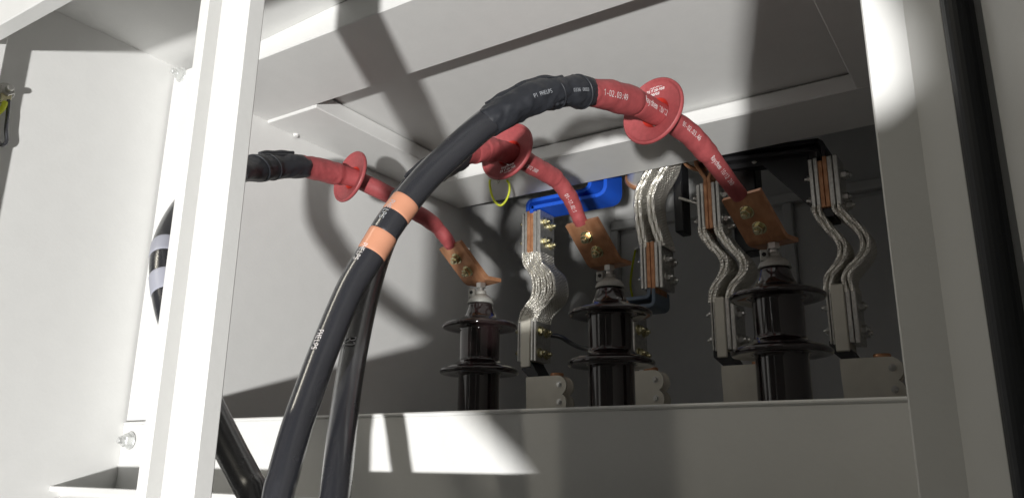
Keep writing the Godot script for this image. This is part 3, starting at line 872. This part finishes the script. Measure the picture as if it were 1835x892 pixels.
func busbars() -> void:
	var o := thing("sleeved_busbar", "pair of bright blue sleeved busbars above the brightest braid", "busbar", Vector3.ZERO, "sleeved busbars")
	for k in 2:
		var m := Mb.new()
		var a := [Vector3(-0.2612, 0.2330, 0), Vector3(-0.2612, 0.2505, 0), Vector3(-0.1370, 0.2505, 0), Vector3(-0.1370, 0.31, 0)] if k == 0 else [Vector3(-0.2535, 0.2280, 0), Vector3(-0.2535, 0.2375, 0), Vector3(-0.1085, 0.2375, 0), Vector3(-0.1085, 0.31, 0)]
		strap(m, rounded(a, [0.0095, 0.0170] if k == 0 else [0.0052, 0.0190]), -0.2085, 0.060, 0.0068, 0.25)
		part("blue_bar", m, M.blue_sleeve, o)
	o = thing("sleeved_busbar", "pair of slate blue sleeved busbars bending left behind the middle insulator", "busbar", Vector3.ZERO, "sleeved busbars")
	for k in 2:
		var m := Mb.new()
		var a := [Vector3(-0.0372, 0.0680, 0), Vector3(-0.0372, 0.0550, 0), Vector3(-0.0950, 0.0550, 0)] if k == 0 else [Vector3(-0.0298, 0.0680, 0), Vector3(-0.0298, 0.0415, 0), Vector3(-0.0950, 0.0415, 0)]
		strap(m, rounded(a, 0.0085), -0.209, 0.060, 0.0058, 0.25)
		part("slate_bar", m, M.slate_sleeve, o)
	o = thing("sleeved_busbar", "pair of black sleeved busbars in the dark above the rightmost braid", "busbar", Vector3.ZERO, "sleeved busbars")
	for k in 2:
		var m := Mb.new()
		var a := [Vector3(0.2312, 0.2320, 0), Vector3(0.2312, 0.2560 - 0.011 * (1 - k), 0), Vector3(0.06, 0.2700 - 0.011 * (1 - k), 0)] if k == 0 else [Vector3(0.2378, 0.2320, 0), Vector3(0.2378, 0.2570, 0), Vector3(0.06, 0.2720, 0)]
		strap(m, rounded(a, 0.011), -0.209, 0.060, 0.0060, 0.25)
		part("black_bar", m, M.black_sleeve, o)
	# a black barrier sheet behind the right hand connectors
	o = thing("barrier_sheet", "black insulating sheet with a slanted lower edge beside the rightmost braid", "barrier")
	var m := Mb.new()
	m.prism(PackedVector2Array([Vector2(0.2140, 0.160), Vector2(0.2140, 0.262), Vector2(0.088, 0.285), Vector2(0.088, 0.245), Vector2(0.1020, 0.2450), Vector2(0.1470, 0.2420)]), -0.232, -0.227)
	part("sheet", m, M.black_sleeve, o)
	for c in [Vector3(0.135, 0.251, -0.2268), Vector3(0.118, 0.258, -0.2268)]:
		part("rivet", bolt(0.0032, 0.2), M.bolt_steel, o, facing(Vector3(0, 0, 1), c))
	m = Mb.new()
	m.span(Vector3(0.086, 0.120, -0.30), Vector3(0.125, 0.30, -0.262), 0.002)
	var sp := part("support_post", m, M.black_sleeve, self)
	tag(sp, "black square support post in the dark behind the right copper plate", "post")
	m = Mb.new()
	m.span(Vector3(-0.012, 0.170, -0.30), Vector3(0.004, 0.30, -0.266), 0.002)
	sp = part("support_post", m, M.black_sleeve, self)
	sp.name = "support_post_001"
	tag(sp, "black support post half hidden behind the hanging braid", "post")
	# pale bushing ends just under the roof beam
	for k in 2:
		var b := thing("bushing", ["pale bushing end left of the hanging braid, under the roof beam", "grey bushing end right of the hanging braid, under the roof beam"][k], "bushing", [Vector3(-0.070, 0.262, -0.262), Vector3(0.033, 0.276, -0.262)][k], "bushings under the roof beam")
		m = Mb.new()
		m.lathe([Vector2(0, 0), Vector2(0.018, 0.0), Vector2(0.0215, 0.002), Vector2(0.023, 0.006), Vector2(0.023, 0.05)], 36, Transform3D(Basis(Vector3(1, 0, 0), 0.9) * Basis(Vector3(0, 0, 1), -0.5), Vector3.ZERO), 50.0)
		part("bushing_body", m, M.white_zinc if k == 0 else M.cap_metal, b)
		m = Mb.new()
		m.lathe([Vector2(0.023, 0.0065), Vector2(0.0262, 0.0070), Vector2(0.0266, 0.009), Vector2(0.0262, 0.012), Vector2(0.023, 0.0125)], 36, Transform3D(Basis(Vector3(1, 0, 0), 0.9) * Basis(Vector3(0, 0, 1), -0.5), Vector3.ZERO), 50.0)
		part("bushing_ring", m, M.copper, b)

# ---------------------------------------------------------------- earthing contacts
func contact(label: String, x: float, width: float, sy := 1.0) -> void:
	var o := thing("earthing_contact", label, "contact", Vector3(x, 0, -0.206), "riveted contact blades along the lower beam")
	var top := -0.0585
	var pg := PackedVector2Array([Vector2(0.0045, -0.24), Vector2(0.0, top - 0.001), Vector2(0.001, top)])
	var lobe := 0.0165
	var cx := width - lobe
	var turn := 9
	for i in turn:                       # upper lobe
		var a := PI / 2.0 - (PI / 2.0 + 0.985) * i / (turn - 1)
		pg.append(Vector2(cx + lobe * cos(a), top - 0.0165 + lobe * sin(a)))
	for i in turn:                       # lower lobe
		var a := 0.985 - (0.985 + PI / 2.0) * i / (turn - 1)
		pg.append(Vector2(cx + lobe * cos(a), top - 0.0440 + lobe * sin(a)))
	pg.append(Vector2(cx, -0.24))
	for k in 2:
		var m := Mb.new()
		m.prism(pg, -0.0035 - 0.024 * k, -0.024 * k, Transform3D(Basis(), Vector3(0.0, 0, 0)))
		part("contact_blade", m, M.steel, o)
	for k in 2:
		part("rivet", bolt(0.0036, 0.25), M.bolt_steel, o, facing(Vector3(0, 0, 1), Vector3(cx + 0.0035, top - 0.0145 - 0.0278 * k, 0.0)))
	var m := Mb.new()
	m.lathe([Vector2(0.0, 0.004), Vector2(0.010, 0.004), Vector2(0.011, 0.003), Vector2(0.011, 0.0), Vector2(0.009, -0.03)], 28, Transform3D(Basis(), Vector3(width * 0.66, top + 0.0015, -0.016)))
	part("copper_ring", m, M.copper, o)
	m = Mb.new()          # bent foot that carries the blade plate of the connector above
	m.prism(PackedVector2Array([Vector2(-0.012, 0.020), Vector2(0.006, 0.020), Vector2(0.020, -0.002), Vector2(0.020, -0.012), Vector2(0.006, -0.010), Vector2(-0.012, 0.008)]), -0.046, -0.006, Transform3D(Basis(), Vector3(0, top + 0.006, 0)))
	part("blade_foot", m, M.black_sleeve, o)

# ---------------------------------------------------------------- wires and fittings
func wire(m: Mb, ps: Array, r: float) -> void:
	var w := Way.new(ps)
	tube(m, w, 0.0, ps.size() - 1.0, func(_t: float) -> float: return r, 12, 0.12)

func small_things() -> void:
	var o := thing("earth_wire", "yellow wire loop hanging under the rear roof beam behind the middle red skirt", "wire")
	var m := Mb.new()
	wire(m, [Vector3(-0.263, 0.2545, -0.094), Vector3(-0.266, 0.249, -0.098), Vector3(-0.266, 0.233, -0.104), Vector3(-0.262, 0.220, -0.110), Vector3(-0.256, 0.2155, -0.116), Vector3(-0.248, 0.222, -0.119), Vector3(-0.241, 0.236, -0.119), Vector3(-0.239, 0.249, -0.116), Vector3(-0.241, 0.2555, -0.111)], 0.0019)
	part("yellow_wire", m, M.earth_yellow, o)
	part("terminal_screw", bolt(0.0038, 0.8), M.bolt_steel, o, facing(Vector3(0, -1, 0), Vector3(-0.2545, 0.2560, -0.104)))
	# earth stud on the side panel
	o = thing("earth_stud", "shiny earth stud at the left edge, with a yellow lug and a black lead", "earth stud")
	part("stud_nut", bolt(0.0068, 1.6), M.bolt_steel, o, facing(Vector3(1, 0, 0.1), Vector3(-0.4030, 0.1640, 0.5800)))
	m = Mb.new()
	m.box(Vector3(-0.3985, 0.1560, 0.5800), Vector3(0.0016, 0.016, 0.010), 0.0006)
	part("ring_lug", m, M.brass_zinc, o)
	m = Mb.new()
	wire(m, [Vector3(-0.398, 0.150, 0.580), Vector3(-0.396, 0.145, 0.5815), Vector3(-0.395, 0.139, 0.5840), Vector3(-0.396, 0.130, 0.590)], 0.0028)
	part("yellow_sleeve", m, M.earth_yellow, o)
	m = Mb.new()
	wire(m, [Vector3(-0.398, 0.154, 0.577), Vector3(-0.396, 0.138, 0.5762), Vector3(-0.396, 0.122, 0.5750), Vector3(-0.396, 0.110, 0.5725), Vector3(-0.396, 0.1045, 0.5760), Vector3(-0.396, 0.108, 0.5815), Vector3(-0.396, 0.120, 0.5845), Vector3(-0.396, 0.135, 0.592)], 0.0021)
	part("black_lead", m, M.black_jacket, o)
	# green and yellow wire down the back frame
	o = thing("back_wire", "thin yellow and green wire hanging on the back cover beside the middle copper plate", "wire")
	m = Mb.new()
	wire(m, [Vector3(-0.340, 0.322, -0.845), Vector3(-0.342, 0.30, -0.838), Vector3(-0.346, 0.275, -0.836), Vector3(-0.353, 0.235, -0.838), Vector3(-0.350, 0.20, -0.842)], 0.0028)
	part("yellow_wire", m, M.earth_yellow, o)
	part("wire_screw", bolt(0.005, 0.6), M.bolt_steel, o, facing(Vector3(0, 0, 1), Vector3(-0.340, 0.325, -0.8515)))
	o = thing("black_hose", "thin black lead running behind the middle insulator from the bright connector", "cable")
	m = Mb.new()
	wire(m, [Vector3(-0.262, 0.024, -0.29), Vector3(-0.245, 0.020, -0.30), Vector3(-0.225, 0.008, -0.30), Vector3(-0.195, -0.004, -0.29), Vector3(-0.150, -0.010, -0.29)], 0.0042)
	part("lead", m, M.black_jacket, o)
	# copper link bar seen beyond the braid
	o = thing("link_rod", "slim tinned rod sloping behind the forked copper bars", "rod")
	m = Mb.new()
	wire(m, [Vector3(0.000, 0.226, -0.262), Vector3(0.022, 0.214, -0.255), Vector3(0.043, 0.202, -0.248)], 0.0026)
	part("rod", m, M.tinned, o)

# ---------------------------------------------------------------- what stands outside the picture
func outside() -> void:
	# unseen work light, low behind the viewer, placed by the shadows it casts
	var L := Vector3(1.38, -1.03, 3.28)
	var to := (Vector3(-0.10, 0.02, 0.2) - L).normalized()
	var o := thing("unseen_work_light", "unseen small floodlight low behind the viewer, placed to cast the main shadows", "lamp", L)
	var b := Basis.looking_at(to, Vector3.UP)
	var m := Mb.new()
	m.box(b * Vector3(0, 0, 0.04), Vector3(0.13, 0.10, 0.05), 0.006, b)
	part("housing", m, M.gasket, o)
	m = Mb.new()
	m.box(b * Vector3(0, 0, 0.0125), Vector3(0.07, 0.07, 0.003), 0.0005, b)
	part("lamp_face", m, M.lamp_face, o)
	var s := SpotLight3D.new()
	s.name = "unseen_work_light_beam"
	s.light_energy = 15.4
	s.light_color = Color(1.0, 0.995, 0.985)
	s.light_size = 0.055
	s.spot_range = 9.0; s.spot_attenuation = 2.0; s.spot_angle = 24.0; s.spot_angle_attenuation = 0.3
	s.shadow_enabled = true
	s.transform = Transform3D(b, Vector3.ZERO)
	o.add_child(s)
	# unseen ceiling light, front left, placed for the cable streak and shaded fronts
	var cp := Vector3(-1.32, 1.79, 2.09)
	var cb := Basis.looking_at((Vector3(0, -0.1, 0.3) - cp).normalized(), Vector3.UP)
	var c := thing("unseen_ceiling_light", "unseen long ceiling light, placed for the streak on the cables and the shaded fronts", "lamp", cp)
	m = Mb.new()
	m.box(cb * Vector3(0, 0, 0.035), Vector3(0.10, 0.96, 0.05), 0.004, cb)
	part("housing", m, M.paint, c)
	m = Mb.new()
	m.box(cb * Vector3(0, 0, 0.006), Vector3(0.06, 0.90, 0.004), 0.001, cb)
	part("lamp_face", m, M.tube_face, c)
	var al := AreaLight3D.new()
	al.name = "unseen_ceiling_light_glow"
	al.light_energy = 0.85
	al.light_color = Color(1.0, 0.97, 0.90)
	al.area_size = Vector2(0.06, 0.90)
	al.area_range = 12.0
	al.shadow_enabled = true
	al.transform = Transform3D(cb, Vector3.ZERO)
	c.add_child(al)
	# unseen sheet in place of the viewer, shaped to shade the lower right
	var bk := thing("unseen_blocker", "unseen dark sheet in place of the viewer, shaped to shade the lower right", "jacket", Vector3(0, 0, 0.965))
	m = Mb.new()
	m.prism(PackedVector2Array([Vector2(0.300, -0.302), Vector2(0.306, -0.288), Vector2(0.322, -0.268), Vector2(0.348, -0.248), Vector2(0.382, -0.229), Vector2(0.420, -0.213), Vector2(0.460, -0.202), Vector2(0.500, -0.196), Vector2(0.545, -0.199), Vector2(0.556, -0.190), Vector2(0.556, -0.172), Vector2(0.550, -0.148), Vector2(0.540, -0.100), Vector2(0.535, 0.050), Vector2(0.540, 0.130), Vector2(0.600, 0.150), Vector2(0.640, -0.10), Vector2(0.640, -0.62), Vector2(0.46, -0.60), Vector2(0.405, -0.410), Vector2(0.361, -0.362), Vector2(0.322, -0.330), Vector2(0.304, -0.316)]), -0.006, 0.006)
	part("blocker_sheet", m, M.blocker_sheet, bk)

func _ready() -> void:
	# camera, light in the air, exposure
	var cam := Camera3D.new()
	cam.name = "camera"
	cam.transform = Transform3D(Basis(Vector3(0.8388, 0.0123, -0.5443), Vector3(0.1342, 0.9642, 0.2286), Vector3(0.5276, -0.2648, 0.8072)).orthonormalized(), EYE)
	cam.fov = 34.97
	cam.near = 0.01; cam.far = 20.0
	cam.current = true
	add_child(cam)
	var env := Environment.new()
	env.background_mode = Environment.BG_COLOR
	env.background_color = Color(0.050, 0.049, 0.045).linear_to_srgb()
	env.tonemap_mode = Environment.TONE_MAPPER_LINEAR
	env.tonemap_exposure = 1.08
	env.sdfgi_enabled = true; env.ssao_enabled = true; env.ssil_enabled = true
	var we := WorldEnvironment.new()
	we.name = "world"
	we.environment = env
	add_child(we)
	materials()
	outside()
	cabinet()
	var ins := insulator()
	var spots := [[-0.209, "left brown porcelain insulator, its upper skirt lit reddish"], [-0.0025, "middle brown porcelain insulator, below the lit copper plate"], [0.2105, "right brown porcelain insulator, wholly in shadow near the right post"]]
	for i in 3:
		var o: Node3D = ins if i == 0 else ins.duplicate()
		o.name = numbered("post_insulator")
		o.position = Vector3(spots[i][0], 0, 0)
		add_child(o)
		tag(o, spots[i][1], "insulator", "insulators in a row on the lower beam")
	terminal("bent copper plate on the left insulator, brightly lit", Vector3(-0.209, 0, 0), deg_to_rad(-17))
	terminal("bent copper plate on the middle insulator, in half shade before the blue sleeve", Vector3(-0.0025, 0, 0), deg_to_rad(-9))
	terminal("bent copper plate on the right insulator, dark in the shade", Vector3(0.2105, 0, 0), deg_to_rad(-16))
	cables()
	connectors()
	busbars()
	contact("riveted contact blades right of the left insulator, under the brightest braid", -0.2600, 0.0765)
	contact("riveted contact blades half hidden by the middle insulator", -0.0950, 0.0780)
	contact("contact blades whose right half is behind the right insulator", 0.0717, 0.0780)
	contact("widest riveted contact blades, beside the right post", 0.2330, 0.0765)
	small_things()
